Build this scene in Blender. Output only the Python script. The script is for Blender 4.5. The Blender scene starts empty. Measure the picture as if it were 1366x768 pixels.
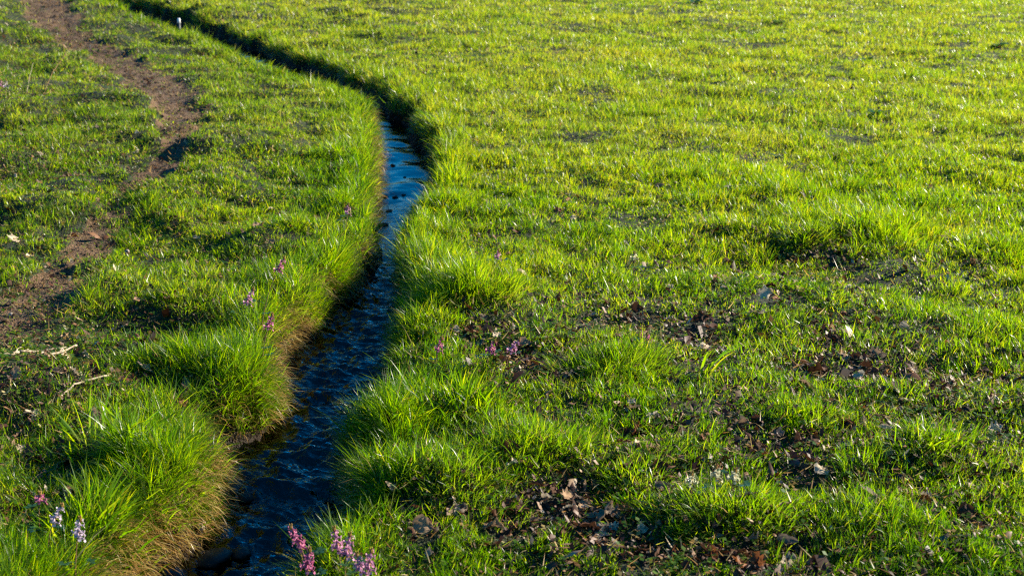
import bpy, math, numpy as np
from mathutils import Vector, Matrix, Euler
PI = math.pi
rng = np.random.default_rng(7)
sc = bpy.context.scene
col = sc.collection

# ------------------------------------------------------------------ camera numbers
H, PITCH, FOC = 1.5, math.radians(16.6), 50.0
FPX = FOC / 36 * 1366

def at(px, py, z=0.0):
    """world point at height z seen at a pixel of the 1366 wide photograph (used once, to survey the place)"""
    u = (px - 683) / FPX; v = (384 - py) / FPX
    d = (u, math.cos(PITCH) + v * math.sin(PITCH), -math.sin(PITCH) + v * math.cos(PITCH))
    t = (z - H) / d[2]
    return d[0] * t, d[1] * t

# ------------------------------------------------------------------ noise
def _hash(ix, iy, s):
    n = (ix.astype(np.int64) * 374761393 + iy.astype(np.int64) * 668265263 + s * 1442695041) & 0x7fffffff
    n = ((n ^ (n >> 13)) * 1274126177) & 0x7fffffff
    n = n ^ (n >> 16)
    return (n & 0xffffff) / float(0xffffff)

def vn(x, y, s=0):
    x = np.asarray(x, float); y = np.asarray(y, float)
    ix = np.floor(x); iy = np.floor(y); fx = x - ix; fy = y - iy
    ix = ix.astype(np.int64); iy = iy.astype(np.int64)
    fx = fx * fx * (3 - 2 * fx); fy = fy * fy * (3 - 2 * fy)
    a = _hash(ix, iy, s); b = _hash(ix + 1, iy, s); c = _hash(ix, iy + 1, s); d = _hash(ix + 1, iy + 1, s)
    return ((a + (b - a) * fx) * (1 - fy) + (c + (d - c) * fx) * fy) * 2 - 1

def fbm(x, y, s=0, o=3):
    r = 0; a = 1.0; t = 0
    for i in range(o):
        r = r + a * vn(x * 2.03 ** i + 11.3 * i, y * 2.03 ** i + 5.7 * i, s + i); t += a; a *= .5
    return r / t

def sstep(a, b, x):
    t = np.clip((x - a) / (b - a), 0, 1); return t * t * (3 - 2 * t)

# ------------------------------------------------------------------ survey: stream, path
WLT = np.array([(-80, -.9), (2.5, -.94), (2.82, -.92), (3.05, -.89), (3.2, -.82), (3.35, -.78), (3.5, -.775), (3.62, -.79), (3.72, -.88), (3.88, -.92), (3.97, -.80), (4.12, -.725), (4.3, -.715),
    (4.5, -.77), (4.66, -.775), (4.97, -.725), (5.17, -.71), (5.4, -.675), (5.6, -.63), (5.75, -.575), (6.0, -.555), (6.2, -.58), (6.4, -.67), (6.57, -.69), (6.8, -.66), (7.2, -.70), (7.63, -.72), (8.19, -.77), (8.65, -.84), (9.15, -.90),
    (9.71, -1.04), (10.3, -1.34), (10.88, -1.68), (11.87, -2.16), (13.44, -2.94), (15., -3.86), (17, -5.1), (22, -7.5), (30, -9), (400, -10)])
WRT = np.array([(-80, -.45), (2.6, -.54), (2.85, -.54), (3.05, -.42), (3.3, -.43), (3.6, -.47), (3.8, -.50), (3.95, -.39), (4.1, -.39), (4.4, -.42), (4.7, -.40), (5.2, -.43), (5.5, -.46), (5.8, -.49), (6.1, -.49), (6.5, -.45), (7.0, -.41),
    (7.4, -.40), (8.3, -.50), (9.2, -.68), (10.0, -.91), (10.68, -1.15), (11.76, -1.60), (12.61, -2.12), (13.46, -2.50),
    (14.7, -3.20), (15.5, -3.68), (17, -4.6), (22, -7.0), (30, -8.5), (400, -9.5)])
PTT = np.array([(-80, -1.85), (4.2, -1.85), (4.84, -1.80), (5.38, -1.74), (6.12, -1.80), (6.9, -1.83), (7.67, -1.80), (8.62, -2.02), (9.83, -2.43),
    (11.63, -3.25), (14.2, -4.5), (16.6, -5.4), (22, -8), (400, -12)])
def smooth_lut(T):
    ys = np.concatenate([np.arange(-80, 0, 1.0), np.arange(0, 40, .02), np.arange(40, 401, 2.0)])
    v = np.interp(ys, T[:, 0], T[:, 1])
    i0 = 80; i1 = 80 + 2000
    k = np.hanning(9); k /= k.sum()
    seg = np.pad(v[i0:i1], 4, mode='edge'); v[i0:i1] = np.convolve(seg, k, 'valid')
    return ys, v
LUTL, LUTR, LUTP = smooth_lut(WLT), smooth_lut(WRT), smooth_lut(PTT)
def WL(y): return np.interp(y, *LUTL)
def WR(y): return np.interp(y, *LUTR)
def PC(y): return np.interp(y, *LUTP)
WATER = -0.165

# tussocks: px, py (base), radius, blade length, count, mound, lean(x,y), width, label
TUS = [
 (226, 612, .158, .150, 6500, .045, (.30, -.05), .0022, 'big rounded bright green tussock bulging over the left bank, brown straw hanging below it', 'bank'),
 (345, 492, .17, .125, 4600, .04, (.30, 0), .0022, 'wide tussock on the left bank with three pink flower spikes standing in it', 'bank'),
 (272, 470, .14, .110, 1900, .03, (.1, 0), .0024, 'dark green tuft on the path side of the flowered bank tussock', ''),
 (150, 590, .13, .140, 300, .02, (.25, 0), .0055, 'coarse tuft of broad upright blades between the pale sticks and the big bank tussock', 'coarse'),
 (120, 690, .12, .130, 700, .015, (.2, 0), .0040, 'untidy tuft of broad blades around the two whitish flower spikes, bottom left', 'coarse'),
 (425, 375, .13, .120, 2000, .03, (.3, 0), .0024, 'drooping bank tuft whose long arched blades reach over the water just below the narrows', 'bank'),
 (490, 338, .13, .150, 3200, .03, (.55, 0), .0023, 'tuft squeezing the stream from the left bank at its narrowest place', 'bank'),
 (470, 262, .16, .110, 2200, .03, (.3, 0), .0026, 'left bank tussock beside the bright blue open water', 'bank'),
 (400, 300, .16, .080, 1800, .03, (0, 0), .0026, 'low lit mound of grass behind the narrows on the left side', ''),
 (455, 205, .18, .10, 1900, .03, (.25, 0), .0030, 'left bank tussock where the far water first shows', 'bank'),
 (250, 400, .14, .06, 1300, .03, (0, 0), .0026, 'low tussock throwing a long dark shadow onto the trodden path', ''),
 (200, 470, .14, .07, 1300, .035, (0, 0), .0026, 'low shaded tussock between the path and the flowered bank tussock', ''),
 (625, 395, .24, .105, 6500, .07, (-.05, -.1), .0023, 'large bright mound of long grass on the right bank opposite the narrows', ''),
 (560, 430, .13, .120, 2200, .03, (-.3, -.1), .0023, 'right bank tuft below the large bright mound, leaning to the water', 'bank'),
 (585, 340, .13, .10, 2000, .03, (-.2, 0), .0025, 'right bank tussock above the large mound with silvery glinting blades', ''),
 (505, 560, .12, .140, 2400, .04, (-.25, -.1), .0024, 'dark shaded tussock overhanging the water from the right bank', 'bank'),
 (600, 545, .15, .11, 900, .02, (-.1, -.1), .0042, 'loose tuft of long broad blades in front of the three pink spikes on the right', 'coarse'),
 (510, 640, .13, .115, 2000, .03, (-.1, 0), .0026, 'right bank tuft above the pair of pink flower spikes', 'bank'),
 (480, 690, .09, .10, 900, .02, (-.2, 0), .0028, 'small thin tuft with dry stalks at the water edge beside the bottom flowers', 'bank'),
 (700, 612, .20, .095, 3600, .05, (-.1, 0), .0025, 'broad bright crest of grass with a black shadow under it, lower middle', ''),
 (600, 650, .14, .085, 1500, .03, (0, 0), .0026, 'low tuft left of the crest of grass, dead leaves on both sides', ''),
 (815, 495, .17, .125, 3800, .035, (.1, -.05), .0022, 'dense fan of fine blades right of the bare crumbly soil', ''),
 (945, 500, .05, .170, 34, .0, (.35, .1), .0060, 'sparse tuft of very long broad blades, one lying to the right', 'coarse'),
 (975, 690, .17, .105, 2700, .035, (-.1, -.05), .0024, 'bright tuft below the whitish flower clusters, shadow at its left foot', ''),
 (850, 640, .13, .08, 1300, .025, (0, 0), .0026, 'short tuft right of the broad crest, leaf litter in front', ''),
 (1060, 560, .12, .08, 1100, .02, (0, 0), .0026, 'ragged pale tuft among dark leaves in the lower right meadow', ''),
 (1175, 305, .30, .095, 5200, .06, (-.1, -.1), .0027, 'long lit ridge of grass with a dark hollow under it in the right meadow', ''),
 (1075, 318, .14, .08, 1300, .04, (0, 0), .0027, 'smaller tuft at the left end of the lit ridge', ''),
 (1330, 330, .20, .08, 1800, .04, (0, 0), .0028, 'tussock by the right edge level with the lit ridge', ''),
 (545, 205, .14, .10, 1300, .03, (-.4, -.2), .0032, 'dark right bank tuft above the blue water with pale dry blades', 'bank'),
 (740, 262, .14, .06, 900, .035, (0, 0), .0030, 'low tuft above the small black hole in the middle meadow', ''),
 (600, 265, .16, .085, 1700, .03, (-.1, 0), .0028, 'right bank tussock with white glints beside the blue water', ''),
 (1240, 600, .14, .10, 1100, .02, (0, 0), .0028, 'upright thin tuft near the right edge of the lower meadow', ''),
]
TUS = [t[:3] + (t[3] * (.80 if t[0] < 495 else .72),) + t[4:6] + ((t[6][0] * .7, t[6][1]),) + t[7:] if t[9] == 'bank' else t if t[9] else t[:3] + (t[3] * (.64 if t[1] > 440 and t[0] > 560 else .85), t[4], t[5] * .8) + t[6:] for t in TUS]
TP = [(at(t[0], t[1], 0.02), t) for t in TUS]

PATCH = [ # leaf litter / bare patches: px,py, radius_x, radius_y(world), strength
 (650, 445, .20, .10, .75), (690, 478, .22, .10, .75), (760, 505, .16, .13, .97), (740, 655, .20, .10, .75), (790, 700, .24, .11, .8),
 (880, 735, .16, .09, .8), (700, 690, .16, .10, .6), (610, 515, .15, .08, .6), (1010, 455, .35, .25, .5), (1120, 480, .45, .3, .55), (1260, 520, .5, .3, .5),
 (1330, 595, .2, .2, .5), (1020, 745, .2, .09, .8), (1150, 690, .35, .2, .45), (1180, 560, .4, .25, .5), (930, 600, .25, .16, .6), (850, 430, .25, .2, .5),
 (1050, 340, .28, .25, .65), (750, 270, .16, .14, .85), (1230, 325, .1, .1, .9), (120, 500, .25, .25, .55), (40, 560, .2, .2, .6), (70, 610, .25, .12, .6),
 (240, 520, .12, .10, .75), (50, 230, .5, .5, .5), (20, 60, .8, 1.0, .4), (430, 275, .16, .14, .5), (200, 430, .25, .25, .5), (1090, 600, .2, .12, .6),
 (900, 650, .1, .07, .6), (560, 690, .12, .08, .5), (800, 190, .5, .5, .12), (1100, 150, 1.0, .8, .10), (680, 310, .3, .3, .3), (940, 280, .3, .3, .3), (600, 590, .13, .06, .6), (560, 605, .1, .05, .6), (315, 532, .15, .07, .98), (255, 512, .16, .05, .8), (480, 545, .05, .05, .7), (170, 655, .16, .05, .7), (60, 690, .2, .08, .5), (20, 540, .2, .1, .5), (190, 545, .12, .06, .6), (455, 395, .06, .05, .7)]
PP = [(at(p[0], p[1], 0.0), p) for p in PATCH]

def path_mask(x, y):
    w = np.interp(y, [4, 4.8, 5.6, 6.8, 8.8, 10, 12, 17], [.16, .24, .15, .11, .12, .22, .28, .28]) + .06 * vn(y * .9, y * 0 + 3.1, 5)
    e = np.abs(x - PC(y)) + .15 * fbm(x * 4.2, y * 2.6, 21) + .05 * vn(x * 14, y * 9, 22)
    m = 1 - sstep(w * .5, w * 1.25, e)
    st_ = np.interp(y, [3.9, 4.4, 5.3, 5.6, 6.5, 6.9, 7.6, 9.3, 10.2], [.5, 1.0, 1.0, .62, .58, .8, .85, .95, 1.15])
    return m * sstep(.15, .75, st_ + .6 * fbm(x * 3.6 + 2, y * 2.4, 23))

def edge_d(x, y):
    """distance outside the water's edge (positive on land)"""
    dl = WL(y) - x; dr = x - WR(y)
    sl = np.where(y > 8.5, .78, 1.0)
    return np.maximum(dl, dr) * sl + (.020 + .034 * sstep(7, 10, y)) * vn(x * 0 + y * 7 + np.where(dl > dr, 50, 0), x * 5, 31) + .008 * vn(y * 21, x * 15, 32)

def gz(x, y):
    x = np.asarray(x, float); y = np.asarray(y, float)
    pm = path_mask(x, y)
    near = sstep(60, 25, y)
    z = near * (1 + 1.1 * sstep(-.85, -1.3, x)) * (.030 * vn(x / 1.6, y / 1.9, 1) + .024 * vn(x / .52, y / .45, 2) * (1 - .7 * pm) + .017 * vn(x / .21, y / .17, 3) * (1 - .5 * pm) + .004 * vn(x / .05, y / .05, 4))
    far = (x * x + y * y) > 900
    z = z + np.where(far, .25 * vn(x / 23, y / 23, 6) * sstep(900, 6000, x * x + y * y), 0)
    z = z - .028 * pm
    for (tx, ty), t in TP:
        r2 = ((x - tx) ** 2 + (y - ty) ** 2) / (t[2] ** 2)
        z = z + t[5] * np.exp(-r2 * 1.1)
    for (tx, ty), p in PP:
        r2 = ((x - tx) / p[2]) ** 2 + ((y - ty) / p[3]) ** 2
        z = z - .022 * p[4] * np.exp(-r2 * 1.3)
    # dug-out hollow and its crumb heap
    d = edge_d(x, y)
    f = np.interp(d, [-.4, -.06, -.02, 0, .02, .045, .075, .14, .5], [-.25, -.225, -.20, -.16, -.11, -.06, -.028, -.008, 0])
    k = np.interp(d, [0, .05, .2], [0.0, .5, 1.0])
    z = f + z * k + np.where(d < 0, .018 * vn(x / .07, y / .09, 41), 0)
    return z

def cover(x, y):
    c = 1 - .80 * path_mask(x, y)
    for (tx, ty), p in PP:
        r2 = ((x - tx) / p[2]) ** 2 + ((y - ty) / p[3]) ** 2
        q = np.exp(-r2 * 1.2) * p[4] * (1 if p[4] > .9 else .48 if p[0] > 560 else .75)
        c = c * (1 - q)
    n = fbm(x * 3.1, y * 3.1, 51)
    c = c * (.50 + .50 * sstep(-.5, .15, n)) * (.55 + .45 * sstep(-.55, .05, fbm(x * 11, y * 11, 52)))
    c = c * np.where(x < WL(y), .92, 1.0)
    c = np.where(y > 5.5, np.minimum(1, c * (1 + .6 * sstep(5.5, 8, y))), c) * 1.0
    return c

# ------------------------------------------------------------------ materials
def mat(name):
    m = bpy.data.materials.new(name); m.use_nodes = True
    nt = m.node_tree; nt.nodes.clear()
    o = nt.nodes.new('ShaderNodeOutputMaterial')
    return m, nt, o
def N(nt, t, **kw):
    n = nt.nodes.new(t)
    for k, v in kw.items():
        if k in n.inputs: n.inputs[k].default_value = v
        else: setattr(n, k, v)
    return n
def ramp(nt, fac, stops):
    r = nt.nodes.new('ShaderNodeValToRGB')
    e = r.color_ramp.elements
    e[0].position = stops[0][0]; e[0].color = (*stops[0][1], 1)
    e[1].position = stops[-1][0]; e[1].color = (*stops[-1][1], 1)
    for p, c in stops[1:-1]:
        q = e.new(p); q.color = (*c, 1)
    if fac is not None: nt.links.new(fac, r.inputs[0])
    return r.outputs[0]
def mixc(nt, f, a, b, mode='MIX'):
    m = nt.nodes.new('ShaderNodeMix'); m.data_type = 'RGBA'; m.blend_type = mode
    for i, v in ((0, f), (6, a), (7, b)):
        if hasattr(v, 'is_linked') or isinstance(v, bpy.types.NodeSocket): nt.links.new(v, m.inputs[i])
        else: m.inputs[i].default_value = v if i == 0 else (*v, 1)
    return m.outputs[2]

def leaf_mat(name, reflect, trans, dry_stops, rough=.38, tf=.42, spec=.5):
    """reflect/trans: ramps over the blade's own tint; 'dry' attribute blends to straw"""
    m, nt, o = mat(name)
    a = N(nt, 'ShaderNodeAttribute', attribute_name='tint'); d = N(nt, 'ShaderNodeAttribute', attribute_name='dry')
    g = ramp(nt, a.outputs['Fac'], reflect); s = ramp(nt, a.outputs['Fac'], dry_stops)
    t = ramp(nt, a.outputs['Fac'], trans)
    c = mixc(nt, d.outputs['Fac'], g, s)
    ct = mixc(nt, d.outputs['Fac'], t, s)
    p = N(nt, 'ShaderNodeBsdfPrincipled', Roughness=rough); p.inputs['Specular IOR Level'].default_value = spec
    nt.links.new(c, p.inputs['Base Color'])
    tr = N(nt, 'ShaderNodeBsdfTranslucent'); nt.links.new(ct, tr.inputs['Color'])
    mx = N(nt, 'ShaderNodeMixShader'); mx.inputs[0].default_value = tf
    nt.links.new(p.outputs[0], mx.inputs[1]); nt.links.new(tr.outputs[0], mx.inputs[2])
    nt.links.new(mx.outputs[0], o.inputs['Surface'])
    return m
STRAW = [(0, (.22, .10, .025)), (.35, (.40, .22, .06)), (.7, (.46, .31, .11)), (1, (.52, .41, .21))]
M_grass = leaf_mat('meadow grass', [(0, (.013, .043, .002)), (.45, (.042, .092, .002)), (.8, (.10, .150, .003)), (1, (.20, .185, .03))],
                   [(0, (.07, .23, .0)), (.45, (.25, .47, .0)), (.8, (.53, .68, .0)), (1, (.74, .68, .005))], STRAW, rough=.32, tf=.48, spec=.22)
M_herb = leaf_mat('herb leaves', [(0, (.02, .06, .004)), (.6, (.045, .11, .004)), (1, (.09, .15, .006))],
                  [(0, (.15, .30, .005)), (1, (.42, .48, .006))], STRAW, rough=.5, tf=.4, spec=.2)
M_weed = leaf_mat('weed leaves', [(0, (.03, .08, .02)), (1, (.06, .13, .03))], [(0, (.08, .2, .02)), (1, (.16, .3, .03))], STRAW, rough=.35, tf=.25)

def dirt_mat(name, c0, c1, c2, rough=.95, scale=1.0, wet=False):
    m, nt, o = mat(name)
    g = N(nt, 'ShaderNodeNewGeometry')
    n1 = N(nt, 'ShaderNodeTexNoise', Scale=9 * scale, Detail=8.0, Roughness=.65)
    n2 = N(nt, 'ShaderNodeTexNoise', Scale=90 * scale, Detail=5.0, Roughness=.7)
    v = N(nt, 'ShaderNodeTexVoronoi', Scale=150 * scale)
    for n in (n1, n2, v): nt.links.new(g.outputs['Position'], n.inputs['Vector'])
    a = ramp(nt, n1.outputs['Fac'], [(.35, c0), (.65, c1)])
    b = ramp(nt, n2.outputs['Fac'], [(.58, (0, 0, 0)), (.72, (1, 1, 1))])
    c = mixc(nt, b, a, c2)
    p = N(nt, 'ShaderNodeBsdfPrincipled', Roughness=rough)
    nt.links.new(c, p.inputs['Base Color'])
    ad = N(nt, 'ShaderNodeMath', operation='ADD'); nt.links.new(n2.outputs['Fac'], ad.inputs[0]); nt.links.new(v.outputs['Distance'], ad.inputs[1])
    bu = N(nt, 'ShaderNodeBump', Strength=.9, Distance=.006 / scale)
    nt.links.new(ad.outputs[0], bu.inputs['Height']); nt.links.new(bu.outputs[0], p.inputs['Normal'])
    if wet: p.inputs['Roughness'].default_value = .6; p.inputs['Specular IOR Level'].default_value = .1
    nt.links.new(p.outputs[0], o.inputs['Surface'])
    return m
M_soil = dirt_mat('meadow soil', (.010, .012, .003), (.022, .030, .004), (.04, .06, .006))
M_crumb = dirt_mat('crumbly earth', (.018, .010, .005), (.05, .03, .016), (.09, .06, .035))
M_path = dirt_mat('path dirt', (.06, .030, .011), (.13, .070, .030), (.27, .17, .085))
M_bank = dirt_mat('wet bank soil', (.008, .005, .003), (.025, .015, .008), (.045, .028, .014), wet=True)
M_turf = dirt_mat('distant turf', (.09, .19, .004), (.15, .26, .006), (.20, .27, .012), scale=.3)

def simple(name, c, rough=.6, spec=.4, noise=None, bump=0, sub=0, nscale=40):
    m, nt, o = mat(name)
    p = N(nt, 'ShaderNodeBsdfPrincipled', Roughness=rough); p.inputs['Specular IOR Level'].default_value = spec
    t = N(nt, 'ShaderNodeTexCoord')
    n = N(nt, 'ShaderNodeTexNoise', Scale=float(nscale), Detail=6.0, Roughness=.6); nt.links.new(t.outputs['Object'], n.inputs['Vector'])
    cc = ramp(nt, n.outputs['Fac'], [(.3, c), (.7, noise or c)])
    nt.links.new(cc, p.inputs['Base Color'])
    if bump:
        b = N(nt, 'ShaderNodeBump', Strength=.8, Distance=bump); nt.links.new(n.outputs['Fac'], b.inputs['Height']); nt.links.new(b.outputs[0], p.inputs['Normal'])
    last = p.outputs[0]
    if sub:
        tr = N(nt, 'ShaderNodeBsdfTranslucent'); nt.links.new(cc, tr.inputs['Color'])
        mx = N(nt, 'ShaderNodeMixShader'); mx.inputs[0].default_value = sub
        nt.links.new(last, mx.inputs[1]); nt.links.new(tr.outputs[0], mx.inputs[2]); last = mx.outputs[0]
    nt.links.new(last, o.inputs['Surface'])
    return m
ML = {'dark brown': simple('dark brown leaf', (.050, .019, .008), .7, .15, (.10, .045, .022), .002, .2),
      'tan': simple('tan leaf', (.26, .155, .085), .7, .15, (.38, .25, .15), .002, .22),
      'pale': simple('pale leaf', (.42, .31, .19), .7, .12, (.58, .47, .33), .002, .2),
      'rusty': simple('rusty leaf', (.17, .055, .018), .6, .3, (.30, .11, .03), .002, .25),
      'grey': simple('grey leaf', (.14, .10, .07), .75, .1, (.25, .19, .14), .002, .2)}
M_twig = simple('bleached wood', (.22, .15, .09), .8, .2, (.52, .42, .30), .002, 0, 90)
M_stalk = simple('brown stalk', (.16, .08, .03), .8, .2, (.30, .17, .07), .001)
M_stone = simple('wet dark stone', (.010, .007, .005), .5, .12, (.035, .030, .025), .003, 0, 30)
M_white = simple('pale pebble', (.35, .32, .26), .7, .2, (.55, .52, .45), .001)
M_pebble = simple('path pebble', (.20, .15, .11), .8, .3, (.42, .34, .27), .001)
M_stake = simple('weathered dark stake', (.02, .025, .03), .5, .4, (.05, .06, .07), .001)
M_cap = simple('white stake cap', (.70, .68, .64), .5, .4, (.80, .78, .74))
M_pink = simple('pink petals', (.42, .12, .24), .55, .3, (.66, .36, .50), 0, .35, 90)
M_magenta = simple('deep pink petals', (.36, .05, .14), .55, .3, (.58, .20, .34), 0, .35, 90)
M_lilac = simple('pale lilac petals', (.46, .34, .42), .55, .3, (.66, .54, .62), 0, .35, 90)
M_cream = simple('cream petals', (.46, .42, .22), .55, .3, (.62, .58, .40), 0, .35, 90)
M_bract = simple('ochre buds', (.30, .14, .03), .6, .3, (.42, .26, .05), 0, .3, 90)
M_stem = simple('reddish flower stem', (.22, .10, .05), .6, .3, (.30, .17, .08), 0, .1, 50)

# water
M_water, nt, o = mat('stream water')
g = N(nt, 'ShaderNodeNewGeometry')
mp = N(nt, 'ShaderNodeMapping'); mp.inputs['Scale'].default_value = (1.0, 1.9, 1); nt.links.new(g.outputs['Position'], mp.inputs['Vector'])
n1 = N(nt, 'ShaderNodeTexNoise', Scale=24.0, Detail=3.0, Roughness=.55, Distortion=.6); n2 = N(nt, 'ShaderNodeTexNoise', Scale=95.0, Detail=2.0, Distortion=.4)
nt.links.new(mp.outputs[0], n1.inputs['Vector']); nt.links.new(mp.outputs[0], n2.inputs['Vector'])
b1 = N(nt, 'ShaderNodeBump', Strength=.7, Distance=.006); b2 = N(nt, 'ShaderNodeBump', Strength=.0, Distance=.001)
nt.links.new(n1.outputs['Fac'], b1.inputs['Height']); nt.links.new(n2.outputs['Fac'], b2.inputs['Height']); nt.links.new(b1.outputs[0], b2.inputs['Normal'])
sx = N(nt, 'ShaderNodeSeparateXYZ'); nt.links.new(g.outputs['Position'], sx.inputs[0])
mr = N(nt, 'ShaderNodeMapRange'); mr.inputs['From Min'].default_value = 5.0; mr.inputs['From Max'].default_value = 7.5; mr.inputs['To Min'].default_value = 1.5; mr.inputs['To Max'].default_value = .14
nt.links.new(sx.outputs['Y'], mr.inputs['Value']); nt.links.new(mr.outputs[0], b1.inputs['Strength'])
fr = N(nt, 'ShaderNodeFresnel', IOR=1.5); nt.links.new(b2.outputs[0], fr.inputs['Normal'])
gl = N(nt, 'ShaderNodeBsdfGlossy', Roughness=.06); nt.links.new(b2.outputs[0], gl.inputs['Normal'])
tp = N(nt, 'ShaderNodeBsdfTransparent'); tp.inputs[0].default_value = (.55, .47, .33, 1)
mx = N(nt, 'ShaderNodeMixShader'); nt.links.new(fr.outputs[0], mx.inputs[0]); nt.links.new(tp.outputs[0], mx.inputs[1]); nt.links.new(gl.outputs[0], mx.inputs[2])
nt.links.new(mx.outputs[0], o.inputs['Surface'])

# ------------------------------------------------------------------ mesh helpers
def np_mesh(name, V, F, attrs=None, material=None, smooth=True):
    """F: list of int arrays (n,k) of equal k each"""
    me = bpy.data.meshes.new(name)
    V = np.asarray(V, np.float32)
    me.vertices.add(len(V)); me.vertices.foreach_set('co', V.ravel())
    F = [f for f in F if len(f)]
    nl = sum(f.size for f in F); npoly = sum(len(f) for f in F)
    me.loops.add(nl); me.polygons.add(npoly)
    me.loops.foreach_set('vertex_index', np.concatenate([f.ravel() for f in F]).astype(np.int32))
    sizes = np.concatenate([np.full(len(f), f.shape[1], np.int32) for f in F])
    me.polygons.foreach_set('loop_start', np.concatenate([[0], np.cumsum(sizes)[:-1]]).astype(np.int32))
    me.polygons.foreach_set('use_smooth', np.full(npoly, smooth))
    if attrs:
        for k, a in attrs.items():
            at_ = me.attributes.new(k, 'FLOAT', 'POINT'); at_.data.foreach_set('value', np.asarray(a, np.float32))
    me.update(calc_edges=True)
    if material: me.materials.append(material)
    return me
def link(name, me, parent=None, loc=None, rot=None):
    o = bpy.data.objects.new(name, me); col.objects.link(o)
    if parent: o.parent = parent
    if loc is not None: o.location = loc
    if rot is not None: o.rotation_euler = rot
    return o
def tag(o, label=None, cat=None, group=None, kind=None):
    if label: o['label'] = label
    if cat: o['category'] = cat
    if group: o['group'] = group
    if kind: o['kind'] = kind
    return o
def empty(name, loc, rz=0):
    o = bpy.data.objects.new(name, None); col.objects.link(o); o.location = loc; o.rotation_euler = (0, 0, rz)
    o.empty_display_size = .05
    return o

def blade_arrays(root, L, W, az, th0, bend, tint, dry, twist=None, seg=3, wprof=None, basedry=None):
    n = len(root); t = np.linspace(0, 1, seg + 1)
    if twist is None: twist = rng.normal(0, .7, n)
    prof = wprof or {2: [1, .75, 0], 3: [.85, 1, .68, 0], 4: [.7, 1, .9, .55, 0], 5: [.7, 1, 1, .85, .55, 0]}[seg]
    P = [root.copy()]; cur = root.copy()
    cx, sx = np.cos(az), np.sin(az)
    for i in range(seg):
        th = th0 + bend * (i + .5) / seg
        step = (L / seg)[:, None] * np.stack([np.sin(th) * cx, np.sin(th) * sx, np.cos(th)], 1)
        cur = cur + step; P.append(cur)
    wd = np.stack([-np.sin(az + twist), np.cos(az + twist), .25 * np.sin(twist * 2)], 1)
    V = np.empty((n, 2 * seg + 1, 3)); 
    for i in range(seg):
        hw = (W * prof[i] * .5)[:, None]
        V[:, 2 * i] = P[i] - wd * hw; V[:, 2 * i + 1] = P[i] + wd * hw
    V[:, 2 * seg] = P[seg]
    b = (np.arange(n) * (2 * seg + 1))[:, None]
    Q = []
    for i in range(seg - 1):
        Q.append(b + np.array([[2 * i, 2 * i + 1, 2 * i + 3, 2 * i + 2]]))
    T = b + np.array([[2 * seg - 2, 2 * seg - 1, 2 * seg]])
    tt = np.repeat(tint[:, None], 2 * seg + 1, 1); dd = np.repeat(dry[:, None], 2 * seg + 1, 1).astype(float)
    if basedry is not None:
        dd[:, :2] = np.maximum(dd[:, :2], basedry[:, None]); dd[:, 2:4] = np.maximum(dd[:, 2:4], basedry[:, None] * .35)
    return V.reshape(-1, 3), np.concatenate(Q), T, tt.ravel(), dd.ravel()

class Acc:
    def __init__(s): s.V = []; s.F = {}; s.t = []; s.d = []; s.n = 0
    def add(s, V, Fs, t, d):
        s.V.append(V)
        for f in Fs:
            s.F.setdefault(f.shape[1], []).append(f + s.n)
        s.t.append(t); s.d.append(d); s.n += len(V)
    def blades(s, *a, **k):
        V, Q, T, t, d = blade_arrays(*a, **k); s.add(V, [Q, T], t, d)
    def mesh(s, name, m):
        return np_mesh(name, np.concatenate(s.V), [np.concatenate(v) for v in s.F.values()], {'tint': np.concatenate(s.t), 'dry': np.concatenate(s.d)}, m)

# ------------------------------------------------------------------ ground sheet: one height field, cut into ground / path / stream bed
ss = [0.0]; st = .008
while ss[-1] < 260:
    ss.append(ss[-1] + st)
    if ss[-1] > .10: st = min(st * 1.05, .028) if ss[-1] < 6.5 else st * 1.13
ss = np.array(ss)
u = np.linspace(0, 1, 17)[1:-1]
yr = [-60, -40, -25, -15, -9, -5, -3, -1.5, -.5, .2, .7, 1.1, 1.4]
y = 1.6
st = .02
while y < 300:
    yr.append(y); y += st
    if y > 6: st = min(st * 1.004, .034) if y < 19 else st * 1.12
yr = np.array(yr)
YL = WL(yr)[:, None]; YR = WR(yr)[:, None]
X = np.concatenate([YL - ss[::-1][None, :], YL + (YR - YL) * u[None, :], YR + ss[None, :]], 1)
Y = np.repeat(yr[:, None], X.shape[1], 1)
Z = gz(X.ravel(), Y.ravel()).reshape(X.shape)
GV = np.stack([X, Y, Z], -1).reshape(-1, 3)
nr, nc = X.shape
idx = np.arange(nr * nc).reshape(nr, nc)
Q = np.stack([idx[:-1, :-1], idx[:-1, 1:], idx[1:, 1:], idx[1:, :-1]], -1).reshape(-1, 4)
cen = GV[Q].mean(1)
dE = edge_d(cen[:, 0], cen[:, 1]); pM = path_mask(cen[:, 0], cen[:, 1])
isbed = dE < .085; ispath = (~isbed) & (pM > .35 + .25 * vn(cen[:, 0] * 31, cen[:, 1] * 23, 99)) & (cen[:, 1] > -10) & (cen[:, 1] < 60)
isfar = (~isbed) & (~ispath) & ((cen[:, 1] > 23.5) | (cen[:, 1] < 1.5) | (np.abs(cen[:, 0]) > .4 * cen[:, 1] + 1.6))
def cut(name, sel, m):
    q = Q[sel]; uq, inv = np.unique(q, return_inverse=True)
    o = link(name, np_mesh(name, GV[uq], [inv.reshape(q.shape)], None, m)); return tag(o, kind='structure')
cut('ground', ~isbed & ~ispath & ~isfar, M_soil)
cut('ground_distant', isfar, M_turf)
cut('path', ispath, M_path)
cut('stream_bed', isbed, M_bank)

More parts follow.
